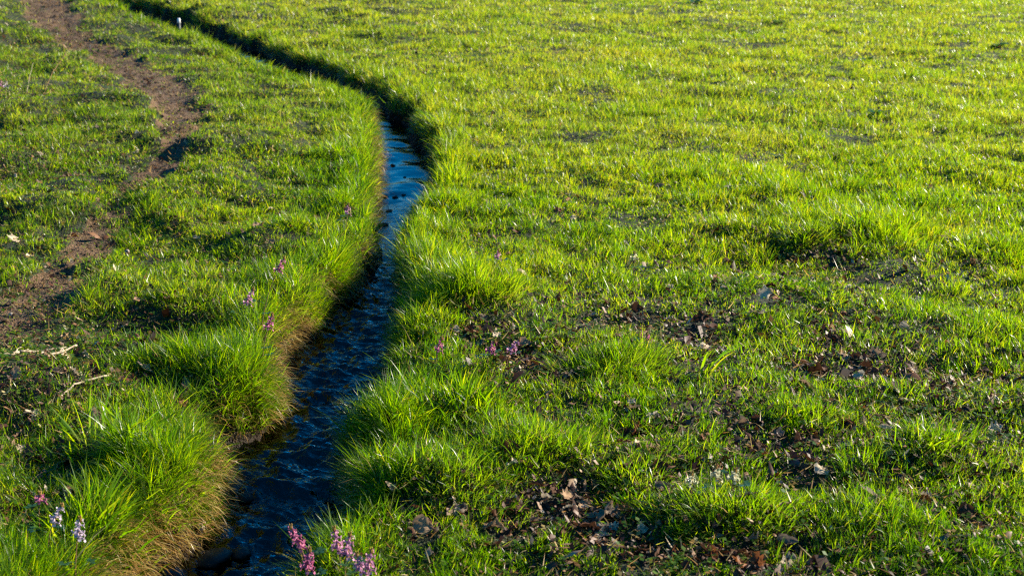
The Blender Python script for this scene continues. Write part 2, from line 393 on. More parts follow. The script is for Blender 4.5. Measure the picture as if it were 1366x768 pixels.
# ------------------------------------------------------------------ water
yw = [-20, -10, -4, -1, 1, 1.6]; y = 1.8; st = .006
while y < 30:
    yw.append(y); y += st
    if y > 5: st = min(st * 1.003, .05)
yw = np.array(yw); uw = np.linspace(-.14, 1.14, 70)
XW = WL(yw)[:, None] + (WR(yw) - WL(yw))[:, None] * uw[None, :]; YW = np.repeat(yw[:, None], len(uw), 1)
xm, ym = XW.ravel(), YW.ravel()
far_ = sstep(5.8, 7.5, ym)
amp = .36 + 1.5 * sstep(6.4, 5.0, ym) - .08 * sstep(6.0, 7.5, ym)
zw = .010 * fbm(xm * 8, ym * 11, 61, 2) + far_ * (.020 * vn(xm * 7, ym * 4.5, 67) + .011 * vn(xm * 13, ym * 8, 68)) + (.0060 - .0045 * far_) * fbm(xm * 17 + 1.8 * vn(ym * 6, xm * 5, 64), ym * 27 + 9 * xm, 62, 2) + (.0034 - .0026 * far_) * vn(xm * 45 + 2 * vn(xm * 9, ym * 9, 65), ym * 62 + 12 * xm, 63)
zw += .010 * np.exp(-((ym - 3.62 - .25 * (xm + .65)) / .05) ** 2) * sstep(-.9, -.7, xm) + .008 * np.exp(-((ym - 4.05 + .5 * (xm + .65)) / .07) ** 2)
zw = zw * amp * 1.15
VW = np.stack([xm, ym, WATER + zw], -1)
idx = np.arange(len(xm)).reshape(XW.shape)
QW = np.stack([idx[:-1, :-1], idx[:-1, 1:], idx[1:, 1:], idx[1:, :-1]], -1).reshape(-1, 4)
tag(link('water', np_mesh('water', VW, [QW], None, M_water)), kind='structure')

# ------------------------------------------------------------------ dead leaves: positions first (the grass leaves them room)
KEYLEAF = [ # px, py, size m, colour, variant, tilt, label
 (1020, 400, .085, 'pale', 2, 70, 'upright whitish torn leaf standing in the middle right meadow'),
 (17, 310, .10, 'pale', 0, 25, 'pale lobed oak leaf lying left of the path near the left edge'),
 (38, 326, .075, 'pale', 3, 15, 'pale rolled leaf just right of the pale oak leaf by the path'),
 (683, 628, .065, 'dark brown', 1, 75, 'dark upright leaf in the black shadow of the broad grass crest'),
 (530, 602, .05, 'rusty', 1, 40, 'small orange-brown leaf left of the broad grass crest'),
 (560, 608, .06, 'tan', 0, 35, 'tan curled leaf right beside the small orange-brown leaf'),
 (565, 708, .07, 'tan', 1, 60, 'tan domed leaf above the lowest pink spikes'),
 (492, 702, .06, 'dark brown', 3, 30, 'brown rolled leaf at the bank edge above the pair of pink spikes'),
 (612, 686, .06, 'grey', 2, 30, 'grey crumpled leaf in front of the small tuft, lower middle'),
 (806, 686, .085, 'tan', 2, 35, 'tan crinkled leaf at the top of the big leaf heap, bottom middle'),
 (756, 666, .07, 'tan', 0, 35, 'tan leaf lying in the litter right of the broad grass crest'),
 (787, 702, .07, 'dark brown', 2, 30, 'brown crumpled leaf under the tan crinkled leaf'),
 (885, 668, .065, 'grey', 3, 45, 'greyish rolled leaf left of the whitish flower clusters'),
 (880, 640, .06, 'dark brown', 1, 50, 'dark leaf between the broad crest and the whitish flower clusters'),
 (1010, 750, .07, 'rusty', 0, 30, 'rusty leaf in the dark litter at the bottom edge'),
 (985, 742, .07, 'dark brown', 2, 30, 'dark leaf in the litter at the bottom edge left of the rusty leaf'),
 (1050, 728, .065, 'grey', 3, 45, 'grey rolled leaf right of the litter at the bottom edge'),
 (1325, 585, .07, 'pale', 0, 55, 'pale upright oak leaf near the right edge'),
 (1290, 705, .07, 'dark brown', 1, 45, 'dark leaf lying below the thin upright tuft near the right edge'),
 (1180, 592, .06, 'pale', 3, 50, 'pale curled leaf in the lower right meadow'),
 (1230, 322, .07, 'dark brown', 0, 30, 'dark leaf lying in the hollow under the lit ridge'),
 (1110, 452, .08, 'dark brown', 0, 50, 'dark lobed leaf in the middle right meadow'),
 (1090, 492, .08, 'dark brown', 2, 35, 'dark crumpled leaf below the dark lobed leaf of the right meadow'),
 (1150, 550, .05, 'rusty', 0, 35, 'small rusty leaf in the lower right meadow'),
 (963, 385, .05, 'pale', 3, 20, 'small pale leaf left of the upright whitish torn leaf'),
 (850, 412, .06, 'dark brown', 1, 60, 'upright dark leaf above the dense fan tussock'),
 (870, 465, .05, 'pale', 3, 20, 'pale leaf strip at the right side of the dense fan tussock'),
 (935, 428, .07, 'dark brown', 2, 45, 'dark leaf behind the very long broad blades'),
 (757, 512, .055, 'grey', 2, 30, 'grey leaf on the bare crumbly soil'),
 (700, 462, .06, 'tan', 1, 40, 'tan leaf at the rightmost pink spike of the middle three'),
 (630, 447, .065, 'dark brown', 2, 35, 'dark leaf in the gap behind the three pink spikes'),
 (640, 460, .06, 'grey', 0, 30, 'grey leaf between the left and middle of the three pink spikes'),
 (610, 440, .05, 'pale', 1, 50, 'pale yellowish leaf above the left of the three pink spikes'),
 (700, 482, .07, 'dark brown', 0, 25, 'large dark leaf lying in shadow under the three pink spikes'),
 (240, 528, .06, 'rusty', 1, 40, 'rusty leaf under the flowered bank tussock on the path side'),
 (113, 466, .04, 'pale', 2, 50, 'small squarish pale leaf at the upper end of the long stick'),
 (82, 452, .05, 'tan', 0, 30, 'tan leaf above the short stick beside the path'),
 (425, 283, .07, 'dark brown', 2, 30, 'dark leaf on the left bank above the narrows'),
 (360, 318, .06, 'tan', 0, 35, 'tan leaf in the grass between path and narrows'),
 (270, 368, .05, 'tan', 1, 45, 'tan leaf on the low tussock beside the path'),
 (262, 305, .05, 'pale', 3, 40, 'small pale leaf in the grass right of the path'),
 (745, 275, .05, 'rusty', 1, 40, 'brown leaf in the small black hole of the middle meadow'),
 (765, 283, .045, 'pale', 2, 45, 'pale leaf at the right side of the small black hole'),
 (1085, 322, .06, 'dark brown', 1, 40, 'dark leaf at the left end of the lit ridge'),
 (143, 125, .06, 'pale', 3, 40, 'pale leaf in the far grass left of the path'),
 (184, 190, .05, 'pale', 1, 50, 'small bright leaf on the far stretch of the path'),
]
leaves = []   # x, y, size, colour, variant, tilt, label, key
for k in KEYLEAF:
    x, y = at(k[0], k[1] + 6, .0); leaves.append([x, y, k[2], k[3], k[4], k[5], k[6], True])
AREAS = [ # px,py, sx, sy in px, n, where, colour weights (dark,tan,pale,rusty,grey)
 (660, 450, 34, 9, 8, 'in the litter behind the three pink spikes', (6, 2, 1, 1, 1)),
 (700, 478, 40, 10, 8, 'in the litter below the three pink spikes', (6, 2, 1, 1, 1)),
 (775, 690, 55, 22, 24, 'in the big leaf heap at the bottom middle', (4, 3, 2, 1, 2)),
 (900, 740, 50, 16, 12, 'in the litter below the broad crest', (5, 2, 1, 2, 1)),
 (1020, 752, 45, 10, 8, 'in the dark litter at the bottom edge', (6, 1, 1, 3, 1)),
 (930, 590, 70, 25, 16, 'between fan tussock and whitish flowers', (4, 2, 2, 2, 1)),
 (1060, 430, 110, 40, 30, 'in the middle right meadow by the torn leaf', (6, 1, 1, 2, 1)),
 (1230, 500, 100, 45, 26, 'in the right meadow below the lit ridge', (6, 2, 1, 2, 1)),
 (1090, 610, 110, 30, 24, 'in the lower right meadow', (5, 2, 2, 2, 1)),
 (1260, 680, 90, 45, 20, 'in the bottom right corner of the meadow', (5, 2, 2, 1, 2)),
 (1070, 325, 60, 18, 10, 'around the left end of the lit ridge', (6, 1, 1, 1, 1)),
 (580, 620, 60, 35, 12, 'between the right bank and the broad crest', (3, 3, 2, 2, 1)),
 (70, 590, 60, 30, 16, 'beside the coarse tuft, bottom left', (3, 3, 2, 2, 2)),
 (110, 490, 60, 25, 14, 'around the pale sticks', (2, 4, 2, 1, 2)),
 (60, 230, 60, 35, 14, 'in the grass left of the path', (2, 4, 3, 1, 1)),
 (90, 120, 70, 40, 12, 'in the far grass left of the path', (2, 4, 3, 2, 1)),
 (330, 300, 80, 35, 10, 'in the grass between the path and the left bank', (3, 3, 2, 1, 1)),
 (850, 420, 70, 25, 12, 'above the dense fan tussock', (5, 2, 2, 1, 1)),
 (760, 270, 90, 25, 8, 'around the small black hole of the middle meadow', (3, 3, 2, 2, 1)),
]
ADJ = ['folded', 'curled', 'crumpled', 'rolled']
for px, py, sx, sy, n, where, w in AREAS:
    w = np.array(w) / sum(w)
    for i in range(n):
        a, b = px + rng.normal() * sx, py + rng.normal() * sy
        if not (2 < a < 1364 and 30 < b < 764): continue
        x, y = at(a, b, 0)
        if edge_d(x, y) < .06: continue
        c = ['dark brown', 'tan', 'pale', 'rusty', 'grey'][rng.choice(5, p=w)]
        v = int(rng.integers(0, 4)); s = float(rng.uniform(.032, .062))
        leaves.append([x, y, s, c, v, float(rng.uniform(10, 65)), f'{"small" if s < .047 else "larger"} {c} {ADJ[v]} dead leaf {where}', False])
LX = np.array([l[0] for l in leaves]); LY = np.array([l[1] for l in leaves]); LS = np.array([l[2] for l in leaves])
LK = np.array([1.0 if l[7] else .6 for l in leaves])

# clear-radius grid for leaves
def leaf_clear(x, y):
    keep = np.ones(len(x), bool)
    cell = .1
    key = {}
    for i in range(len(LX)):
        key.setdefault((int(LX[i] // cell), int(LY[i] // cell)), []).append(i)
    cx = (x // cell).astype(int); cy = (y // cell).astype(int)
    code = cx * 100003 + cy
    order = np.argsort(code); sc_ = code[order]
    for (a, b), ids in key.items():
        for da in (-1, 0, 1):
            for db in (-1, 0, 1):
                q = (a + da) * 100003 + (b + db)
                lo, hi = np.searchsorted(sc_, q), np.searchsorted(sc_, q, 'right')
                if hi > lo:
                    s = order[lo:hi]
                    for i in ids:
                        dd = (x[s] - LX[i]) ** 2 + ((y[s] - LY[i] + .012)) ** 2
                        keep[s[dd < (LS[i] * .62 * LK[i]) ** 2]] = False
    return keep

# ------------------------------------------------------------------ meadow grass (one mass)
def sample_field(n, y0, y1):
    # density falls as 1/y so that area*density is even in y
    yy = y0 * (y1 / y0) ** rng.random(n)
    hw = .40 * yy + 1.5
    keep = rng.random(n) < hw / (.40 * y1 + 1.5) * (y1 / yy) / ((.40 * y0 + 1.5) / (.40 * y1 + 1.5) * (y1 / y0))
    yy = yy[keep]; hw = hw[keep]
    return (rng.random(len(yy)) * 2 - 1) * hw, yy

A = Acc()
x, y = sample_field(5600000, 2.2, 24.0)
d = edge_d(x, y)
c = cover(x, y)
keep = (rng.random(len(x)) < c * (.55 + .45 * sstep(4, 6.5, y))) & (d > .02)
x, y, d = x[keep], y[keep], d[keep]
k2 = leaf_clear(x, y); x, y, d = x[k2], y[k2], d[k2]
# clumps pull roots together: real turf grows in small tufts
ang = vn(x * 26, y * 26, 71) * PI * 2; x = x + .010 * np.cos(ang); y = y + .010 * np.sin(ang)
n = len(x)
z = gz(x, y)
rim = np.exp(-((d - .03) / .16) ** 2)
clump = np.clip(.97 + 1.1 * fbm(x * 8, y * 8, 72) + .75 * fbm(x * 2.1, y * 2.1, 73), .3, 2.4)
pm = path_mask(x, y)
L = ((.037 - .006 * (x > WR(y)) * (1 - sstep(4, 6, y))) * clump + .052 * rim * np.clip(.75 + 1.3 * fbm(x * 7, y * 7, 74), .05, 1.8)) * np.clip(rng.normal(1, .30, n), .35, 2.0) * (1 - .62 * pm)
L *= np.where(x < WL(y) - .35, .82, 1.0)
W = .0019 * np.clip(rng.lognormal(0, .36, n), .5, 2.8) * (1 + .13 * np.clip(y - 3, 0, 20))
az = rng.random(n) * 2 * PI
# rim blades lean to the water
tow = np.where(x < (WL(y) + WR(y)) / 2, 0.0, PI)
use = rng.random(n) < .45 * np.exp(-(d / .06) ** 2)
az = np.where(use, tow + rng.normal(0, .7, n), az)
th0 = np.abs(rng.normal(.22, .22, n)) + .35 * use + .35 * pm
vx = th0 * np.cos(az) + .42 * fbm(x * 20, y * 20, 111, 2); vy = th0 * np.sin(az) + .42 * fbm(x * 20, y * 20, 115, 2); az = np.arctan2(vy, vx); th0 = np.hypot(vx, vy)
bend = np.abs(rng.normal(.55, .5, n)) + .3 * use
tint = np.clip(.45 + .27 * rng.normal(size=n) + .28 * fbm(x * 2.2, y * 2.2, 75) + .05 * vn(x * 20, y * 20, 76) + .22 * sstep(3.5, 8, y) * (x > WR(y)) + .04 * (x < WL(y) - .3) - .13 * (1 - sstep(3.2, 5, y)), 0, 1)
pdry = .045 + .10 * sstep(.1, .7, vn(x * 2.6, y * 2.6, 77)) + .12 * (x < WL(y) - .3) + .25 * pm
dry = (rng.random(n) < pdry) * rng.uniform(.6, 1, n)
L = np.where(dry > 0, L * .8, L); th0 = np.where(dry > 0, th0 + .5, th0)
root = np.stack([x, y, z - .004], 1)
bd = np.clip(rng.normal(.25, .2, n), 0, .7)
near = y < 7.5
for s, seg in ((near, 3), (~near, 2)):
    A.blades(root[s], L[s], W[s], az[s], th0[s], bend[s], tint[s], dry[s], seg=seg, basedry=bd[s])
tag(link('meadow_grass', A.mesh('meadow_grass', M_grass)), 'short bright green backlit turf covering the meadow on both sides of the stream', 'grass', kind='stuff')

# dead brown and pale flat blades lying in the turf, glinting
A = Acc()
x, y = sample_field(130000, 2.2, 24.0); d = edge_d(x, y); k = (d > .03) & (rng.random(len(x)) < .55 + .45 * sstep(-.2, .5, vn(x * 2, y * 2, 78))); x, y = x[k], y[k]; n = len(x)
yy = np.clip(y - 3, 0, 20)
A.blades(np.stack([x, y, gz(x, y) + rng.uniform(.004, .03, n)], 1), rng.uniform(.014, .042, n) * (1 + .04 * yy), rng.uniform(.0016, .0036, n) * (1 + .12 * yy), rng.random(n) * 2 * PI,
         rng.uniform(.7, 1.5, n), rng.uniform(-.3, .7, n), rng.random(n), np.where(rng.random(n) < .75, 1.0, .3), seg=2)
tag(link('dry_grass_litter', A.mesh('dry_grass_litter', M_grass)), 'dry straw coloured blades lying loose among the green turf', 'dead grass', kind='stuff')

# ------------------------------------------------------------------ bank fringe: straw and grass hanging into the ditch
def fringe(side, n, ymin, ymax, wet):
    yy = ymin * (ymax / ymin) ** rng.random(n)
    dd = rng.uniform(-.002, .10, n)
    cl = vn(yy * 5, yy * 0 + side, 81)
    k = rng.random(n) < sstep(-.45, .35, fbm(yy * 8, yy * 0 + side, 81)) * (.1 + .9 * cover(WL(yy) - .05 if side < 0 else WR(yy) + .05, yy)); yy, dd = yy[k], dd[k]; n = len(yy)
    xe = WL(yy) - dd if side < 0 else WR(yy) + dd
    return xe, yy, dd, n
A = Acc(); B = Acc()
for side, nn in ((-1, 75000), (1, 40000)):
    x, y, dd, n = fringe(side, nn, 2.3, 17, 0)
    z = gz(x, y)
    k = z > -.145; x, y, dd, z = x[k], y[k], dd[k], z[k]; n = len(x)
    az = (0 if side < 0 else PI) + rng.normal(0, .85, n)
    # straw: hangs down the face
    hang = (rng.random(n) < (.55 if side < 0 else .35)) & (z < .012)
    s = hang
    sc_w = 1 + .1 * np.clip(y - 3, 0, 20)
    B.blades(np.stack([x, y, z], 1)[s], rng.uniform(.03, .11 if side < 0 else .10, s.sum()), (rng.uniform(.0016, .0040, n) * sc_w)[s], az[s], rng.uniform(.8, 1.6, s.sum()), rng.uniform(.7, 1.7, s.sum()),
             np.clip(rng.normal(.42, .25, s.sum()), 0, 1), np.clip(rng.normal(.85, .2, s.sum()), .3, 1), seg=3)
    s = ~hang & (z > -.10)
    A.blades(np.stack([x, y, z], 1)[s], rng.uniform(.04, .125 if side < 0 else .11, s.sum()) * np.clip(1 + .6 * fbm(x[s] * 14, y[s] * 14, 83), .4, 1.6), (rng.uniform(.0017, .0032, n) * sc_w)[s], az[s], rng.uniform(.15, 1.0, s.sum()), rng.uniform(.5, 1.7, s.sum()),
             np.clip(rng.normal(.5, .25, s.sum()), 0, 1), (rng.random(s.sum()) < .08) * .8, seg=3)
tag(link('bank_grass', A.mesh('bank_grass', M_grass)), 'longer green grass leaning over both rims of the ditch', 'grass', kind='stuff')
tag(link('hanging_straw', B.mesh('hanging_straw', M_grass)), 'brown straw and roots hanging down the steep ditch sides', 'dead grass', kind='stuff')

# ------------------------------------------------------------------ tussocks
for (tx, ty), t in TP:
    px, py, R, Lb, n, md, lean, w, label, kind = t
    n = int(n * .8)
    e = empty('grass_tussock', (tx, ty, float(gz(tx, ty))))
    tag(e, label, 'grass tussock', 'grass tussocks')
    def make(n, dryp, rr=1.0, lmul=1.0, down=False):
        r = R * rr * np.sqrt(rng.random(n)) * np.clip(1 + .15 * rng.normal(size=n), .5, 1.3); a = rng.random(n) * 2 * PI
        x = tx + r * np.cos(a); y = ty + r * np.sin(a) * .8
        dd = edge_d(x, y)
        if kind == 'bank':
            # roots stay on land; those that would fall in the ditch are pulled back to the rim
            over = dd < .015
            side = -1 if tx < (WL(ty) + WR(ty)) / 2 else 1
            x = np.where(over, (WL(y) - rng.uniform(.0, .05, n)) if side < 0 else (WR(y) + rng.uniform(0, .05, n)), x)
        else:
            k = dd > .02; x, y, r, a = x[k], y[k], r[k], a[k]
        n = len(x); z = gz(x, y)
        q = np.clip(r / R, 0, 1.2)
        rs = .32 if kind != 'bank' else .42
        ox = np.cos(a) * q * .75 + lean[0] * (1 if kind != 'bank' else (.3 + .8 * q)) + rng.normal(0, rs, n); oy = np.sin(a) * q * .6 + lean[1] + rng.normal(0, rs, n)
        ox = ox + .5 * fbm(x * 26, y * 26, 101, 2); oy = oy + .5 * fbm(x * 26, y * 26, 105, 2)
        az = np.arctan2(oy, ox); m = np.hypot(ox, oy)
        L = Lb * lmul * np.clip(rng.normal(1, .2, n), .4, 1.6) * (1 - .28 * q)
        L *= np.clip(1 + 1.1 * fbm(x * 15, y * 15, 90), .35, 1.45) * np.where(rng.random(n) < .3, rng.uniform(.35, .8, n), 1)
        R_a = 1 + .35 * np.sin(a * 2 + tx * 9) * np.sin(a * 3 + ty * 7)
        x = tx + (x - tx) * (R_a if kind != 'bank' else 1); y = ty + (y - ty) * (R_a if kind != 'bank' else 1); z = gz(x, y)
        W = w * np.clip(rng.lognormal(0, .28, n), .55, 2) * (1 + .07 * max(0, ty - 3.5))
        th0 = m * .62; bend = m * .8 + np.abs(rng.normal(.2, .3, n))
        if down: th0 = th0 + .7; bend = bend + .8
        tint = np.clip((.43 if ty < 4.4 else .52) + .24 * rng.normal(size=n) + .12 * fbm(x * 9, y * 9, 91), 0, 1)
        dry = (rng.random(n) < dryp) * rng.uniform(.7, 1, n)
        root = np.stack([x - tx, y - ty, z - e.location[2] - .004], 1)
        B = Acc(); B.blades(root, L, W, az, th0, bend, tint, dry, seg=4 if Lb > .09 else 3, basedry=np.clip(rng.normal(.5, .25, n), 0, 1))
        return B
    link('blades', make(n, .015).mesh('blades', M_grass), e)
    link('dead_blades', make(int(n * (.16 if kind == 'bank' else .09)), 1.0, 1.05, .65, True).mesh('dead_blades', M_grass), e)

# a few very long arching blades at the narrows
def strand(e, x, y, z, az, L, w, th0, bend, tint, dry):
    B = Acc(); B.blades(np.array([[0, 0, 0.]]), np.array([L]), np.array([w]), np.array([az]), np.array([th0]), np.array([bend]), np.array([tint]), np.array([dry]), twist=np.array([.3]), seg=5)
    return B.mesh('blade', M_grass)

# ------------------------------------------------------------------ small herbs (clover, celandine leaves) low in the turf
A = Acc()
x, y = sample_field(95000, 2.25, 14.0); d = edge_d(x, y)
k = (d > .05) & (rng.random(len(x)) < (.15 + .85 * sstep(.0, .5, fbm(x * 2.7, y * 2.7, 95)) + .25 * (x < WL(y))) * (1 - .5 * path_mask(x, y))); x, y = x[k], y[k]
rep = 3; x = np.repeat(x, rep); y = np.repeat(y, rep); n = len(x)
a = np.tile(np.arange(rep) * 2 * PI / rep, n // rep) + np.repeat(rng.random(n // rep) * 6, rep)
hgt = np.repeat(rng.uniform(.008, .035, n // rep), rep); sz = np.repeat(rng.uniform(.005, .010, n // rep), rep) * (1 + .06 * np.clip(y - 3, 0, 20))
cz = gz(x, y) + hgt
tl = rng.uniform(-.5, .7, n)
D = np.stack([np.cos(a), np.sin(a), tl], 1); S = np.stack([-np.sin(a), np.cos(a), rng.uniform(-.3, .3, n)], 1)
base = np.stack([x, y, cz], 1)
P5 = [base, base + D * sz[:, None] * .9 + S * sz[:, None] * .62, base + D * sz[:, None] * 1.5 + S * sz[:, None] * .1 , base + D * sz[:, None] * .9 - S * sz[:, None] * .62]
V = np.stack(P5, 1).reshape(-1, 3); q = np.arange(n)[:, None] * 4 + np.array([[0, 1, 2, 3]])
tt = np.repeat(rng.random(n // rep), rep * 4)
A.add(V, [q], tt, np.repeat((rng.random(n // rep) < .1) * .8, rep * 4))
tag(link('ground_herbs', A.mesh('ground_herbs', M_herb)), 'tiny clover like leaves low among the grass', 'herbs', kind='stuff')

# ------------------------------------------------------------------ soil crumbs and path grit
def crumbs(name, x, y, s, m, label, cat):
    n = len(x); z = gz(x, y) + s * .25
    ico = np.array([(1, 0, 0), (-1, 0, 0), (0, 1, 0), (0, -1, 0), (0, 0, .8), (0, 0, -.8)], float)
    V = ico[None] * s[:, None, None] * rng.uniform(.55, 1.25, (n, 6, 1)) * np.array([1, 1, .8]) + np.stack([x, y, z], 1)[:, None]
    f = np.array([(0, 2, 4), (2, 1, 4), (1, 3, 4), (3, 0, 4), (2, 0, 5), (1, 2, 5), (3, 1, 5), (0, 3, 5)])
    F = (np.arange(n)[:, None, None] * 6 + f[None]).reshape(-1, 3)
    return tag(link(name, np_mesh(name, V.reshape(-1, 3), [F], None, m, smooth=False)), label, cat, kind='stuff')
cx, cy = [], []
for (tx, ty), p in PP:
    k = int(2600 * p[4] ** 3 * p[2] * p[3] / .03)
    k = min(k, 2500)
    cx.append(tx + rng.normal(0, .5 * p[2], k)); cy.append(ty + rng.normal(0, .5 * p[3], k))
cx, cy = np.concatenate(cx), np.concatenate(cy); k = edge_d(cx, cy) > .05; cx, cy = cx[k], cy[k]
crumbs('soil_crumbs', cx, cy, rng.lognormal(math.log(.0035), .45, len(cx)), M_crumb, 'dark crumbly soil in the bare patches of the meadow', 'soil')
yy = 3.6 * (17 / 3.6) ** rng.random(26000); xx = PC(yy) + rng.normal(0, .22, len(yy)); k = (path_mask(xx, yy) > .3) & (rng.random(len(yy)) < .5); xx, yy = xx[k], yy[k]
crumbs('path_grit', xx, yy, rng.lognormal(math.log(.0032), .5, len(xx)) * (1 + .06 * (yy - 3)), M_path, 'loose dirt crumbs and grit on the trodden path', 'grit')

# small leaf fragments: a litter nobody could count
A = Acc()
fx, fy = [], []
for (tx, ty), p in PP:
    k = int(620 * p[4] * p[2] * p[3] / .03); k = min(k, 1500)
    fx.append(tx + rng.normal(0, .95 * p[2], k)); fy.append(ty + rng.normal(0, 1.0 * p[3], k))
a_, b_ = sample_field(80000, 2.25, 17); fx.append(a_); fy.append(b_)
fx, fy = np.concatenate(fx), np.concatenate(fy); k = (edge_d(fx, fy) > .03) & (rng.random(len(fx)) < np.where((fy > 6) & (fx > 0), .4, 1)); fx, fy = fx[k], fy[k]; n = len(fx)
s = rng.lognormal(math.log(.0056), .5, n) * np.where(fy > 6, .75, 1) * (1 + .05 * np.clip(fy - 3, 0, 20)); a = rng.random(n) * 6.28; tl = rng.normal(0, .6, n); tl2 = rng.normal(0, .6, n)
D = np.stack([np.cos(a), np.sin(a), tl], 1) * s[:, None]; S = np.stack([-np.sin(a), np.cos(a), tl2], 1) * s[:, None] * rng.uniform(.4, .9, (n, 1))
c0 = np.stack([fx, fy, gz(fx, fy) + rng.uniform(.003, .024, n)], 1); up = np.zeros((n, 3)); up[:, 2] = s * rng.uniform(-.5, .5, n)
V = np.stack([c0 - D, c0 - S * rng.uniform(.6, 1.2, (n, 1)), c0 + up, c0 + S * rng.uniform(.6, 1.2, (n, 1)), c0 + D * rng.uniform(.7, 1.2, (n, 1))], 1).reshape(-1, 3)
b = np.arange(n)[:, None] * 5
A.add(V, [np.concatenate([b + [[0, 1, 2]], b + [[0, 2, 3]], b + [[1, 4, 2]], b + [[2, 4, 3]]])], np.repeat(np.clip(rng.beta(.9, 1.9, n), 0, 1), 5), np.ones(n * 5))
M_frag = leaf_mat('leaf fragments', [(0, (.03, .012, .006)), (1, (.5, .4, .3))], [(0, (.03, .012, .006)), (1, (.3, .2, .1))],
                  [(0, (.03, .011, .004)), (.4, (.11, .038, .013)), (.7, (.28, .15, .07)), (1, (.60, .48, .34))], rough=.55, tf=.2, spec=.35)
tag(link('leaf_litter', A.mesh('leaf_litter', M_frag)), 'crumbled bits of dead leaves lying between the grass blades', 'leaf litter', kind='stuff')

# ------------------------------------------------------------------ dead leaves as things
def leaf_mesh(v, seed):
    r = np.random.default_rng(seed)
    nt_, nu = 15, 9
    t = np.linspace(0, 1, nt_); u = np.linspace(-1, 1, nu)
    T, U = np.meshgrid(t, u, indexing='ij')
    lob = [.42, .20, .30, .12][v]
    w = np.sin(PI * np.clip(T, .0, 1) ** .85) ** .7 * (1 + lob * np.sin(T * [21, 5, 15, 6][v] + U * .8)) * [.30, .36, .40, .27][v]
    w = w * (1 + .22 * vn(T * 9 + seed, np.sign(U) * 3.3 + seed, seed + 5)); w = np.maximum(w, .012)
    Xl = T - .5; Yl = U * w
    if v == 2: Yl = np.where(U > .6, Yl * (.7 + .3 * np.sin(T * 31)), Yl)
    curl = [.9, .7, .8, 3.2][v]
    ang = U * w * curl * 1.6
    Zl = (1 - np.cos(ang)) / (curl * 1.6) * 1.3
    Yl = np.sin(ang) / (curl * 1.6)
    Zl = Zl + [.25, -.22, -.12, .15][v] * (T - .5) ** 2 * 1.6 + .075 * vn(T * 6 + seed, U * 3, seed) * [1, 1.6, 1.9, 1][v] + .03 * vn(T * 13 + seed, U * 6, seed + 3) + .012 * np.abs(np.sin(T * 26 - np.abs(U) * 4)) * np.abs(U)
    V = np.stack([Xl, Yl, Zl], -1).reshape(-1, 3)
    idx = np.arange(nt_ * nu).reshape(nt_, nu)
    F = np.stack([idx[:-1, :-1], idx[:-1, 1:], idx[1:, 1:], idx[1:, :-1]], -1).reshape(-1, 4)
    # petiole
    k = len(V); z0 = V[nu // 2][2]
    P = np.array([(-.5, .012, z0), (-.5, -.012, z0), (-.5, 0, z0 + .02), (-.68, .06, z0 + .05), (-.68, .05, z0 + .04), (-.68, .055, z0 + .06)])
    F2 = np.array([(k, k + 1, k + 4, k + 3), (k + 1, k + 2, k + 5, k + 4), (k + 2, k, k + 3, k + 5)])
    return np.concatenate([V, P]), np.concatenate([F, F2])
LM = {}
for v in range(4):
    for cn, m in ML.items():
        for s in range(2):
            V, F = leaf_mesh(v, 17 + v * 5 + s * 3)
            LM[(v, cn, s)] = np_mesh('dead_leaf', V, [F], None, m)
for i, l in enumerate(leaves):
    x, y, s, cn, v, tilt, label, key = l
    z = float(gz(x, y))
    o = link('dead_leaf', LM[(v, cn, i % 2)])
    rz = rng.uniform(0, 2 * PI)
    if key and tilt > 35: # face the light and the open side
        rz = rng.uniform(-.6, .6)
        o.rotation_euler = (math.radians(tilt), rng.uniform(-.3, .3), rz)
        z += s * .30 * math.sin(math.radians(tilt)) + .012
    else:
        o.rotation_euler = (math.radians(tilt) * rng.choice([-1, 1]), rng.uniform(-.4, .4), rz)
        z += .010 + s * .22 * math.sin(math.radians(tilt))
    if cn == 'pale' and tilt < 40: z += .01
    o.location = (x, y, z); k = s * ((.66 if cn == 'pale' else .78) if key else .80); o.scale = (k, k * rng.uniform(.85, 1.2), k)
    tag(o, label, 'dead leaf', 'dead leaves in the grass')

# ------------------------------------------------------------------ corydalis plants: stem, leaves, flower spike with ochre buds
def tube(pts, rad, ns=6, close=True):
    pts = [Vector(p) for p in pts]; V = []; F = []
    for i, p in enumerate(pts):
        d = (pts[min(i + 1, len(pts) - 1)] - pts[max(i - 1, 0)]).normalized()
        a = d.orthogonal().normalized(); b = d.cross(a)
        if i and a.dot(pa) < .99:
            a = (pa - d * pa.dot(d)).normalized(); b = d.cross(a)
        pa = a
        for k in range(ns):
            an = 2 * PI * k / ns; V.append(p + (a * math.cos(an) + b * math.sin(an)) * rad[i])
    for i in range(len(pts) - 1):
        for k in range(ns):
            F.append((i * ns + k, i * ns + (k + 1) % ns, (i + 1) * ns + (k + 1) % ns, (i + 1) * ns + k))
    V.append(pts[0]); V.append(pts[-1]); a, b = len(V) - 2, len(V) - 1
    n = (len(pts) - 1) * ns
    T = [(a, (k + 1) % ns, k) for k in range(ns)] + [(b, n + k, n + (k + 1) % ns) for k in range(ns)]
    return V, F, T
class PM:
    def __init__(s): s.V = []; s.F = []
    def add(s, V, *Fs):
        k = len(s.V); s.V += [tuple(v) for v in V]
        for F in Fs: s.F += [tuple(i + k for i in f) for f in F]
    def obj(s, name, m, parent=None, loc=None, rot=None):
        me = bpy.data.meshes.new(name); me.from_pydata(s.V, [], s.F); me.update(); me.materials.append(m)
        me.polygons.foreach_set('use_smooth', [True] * len(me.polygons))
        return link(name, me, parent, loc, rot)

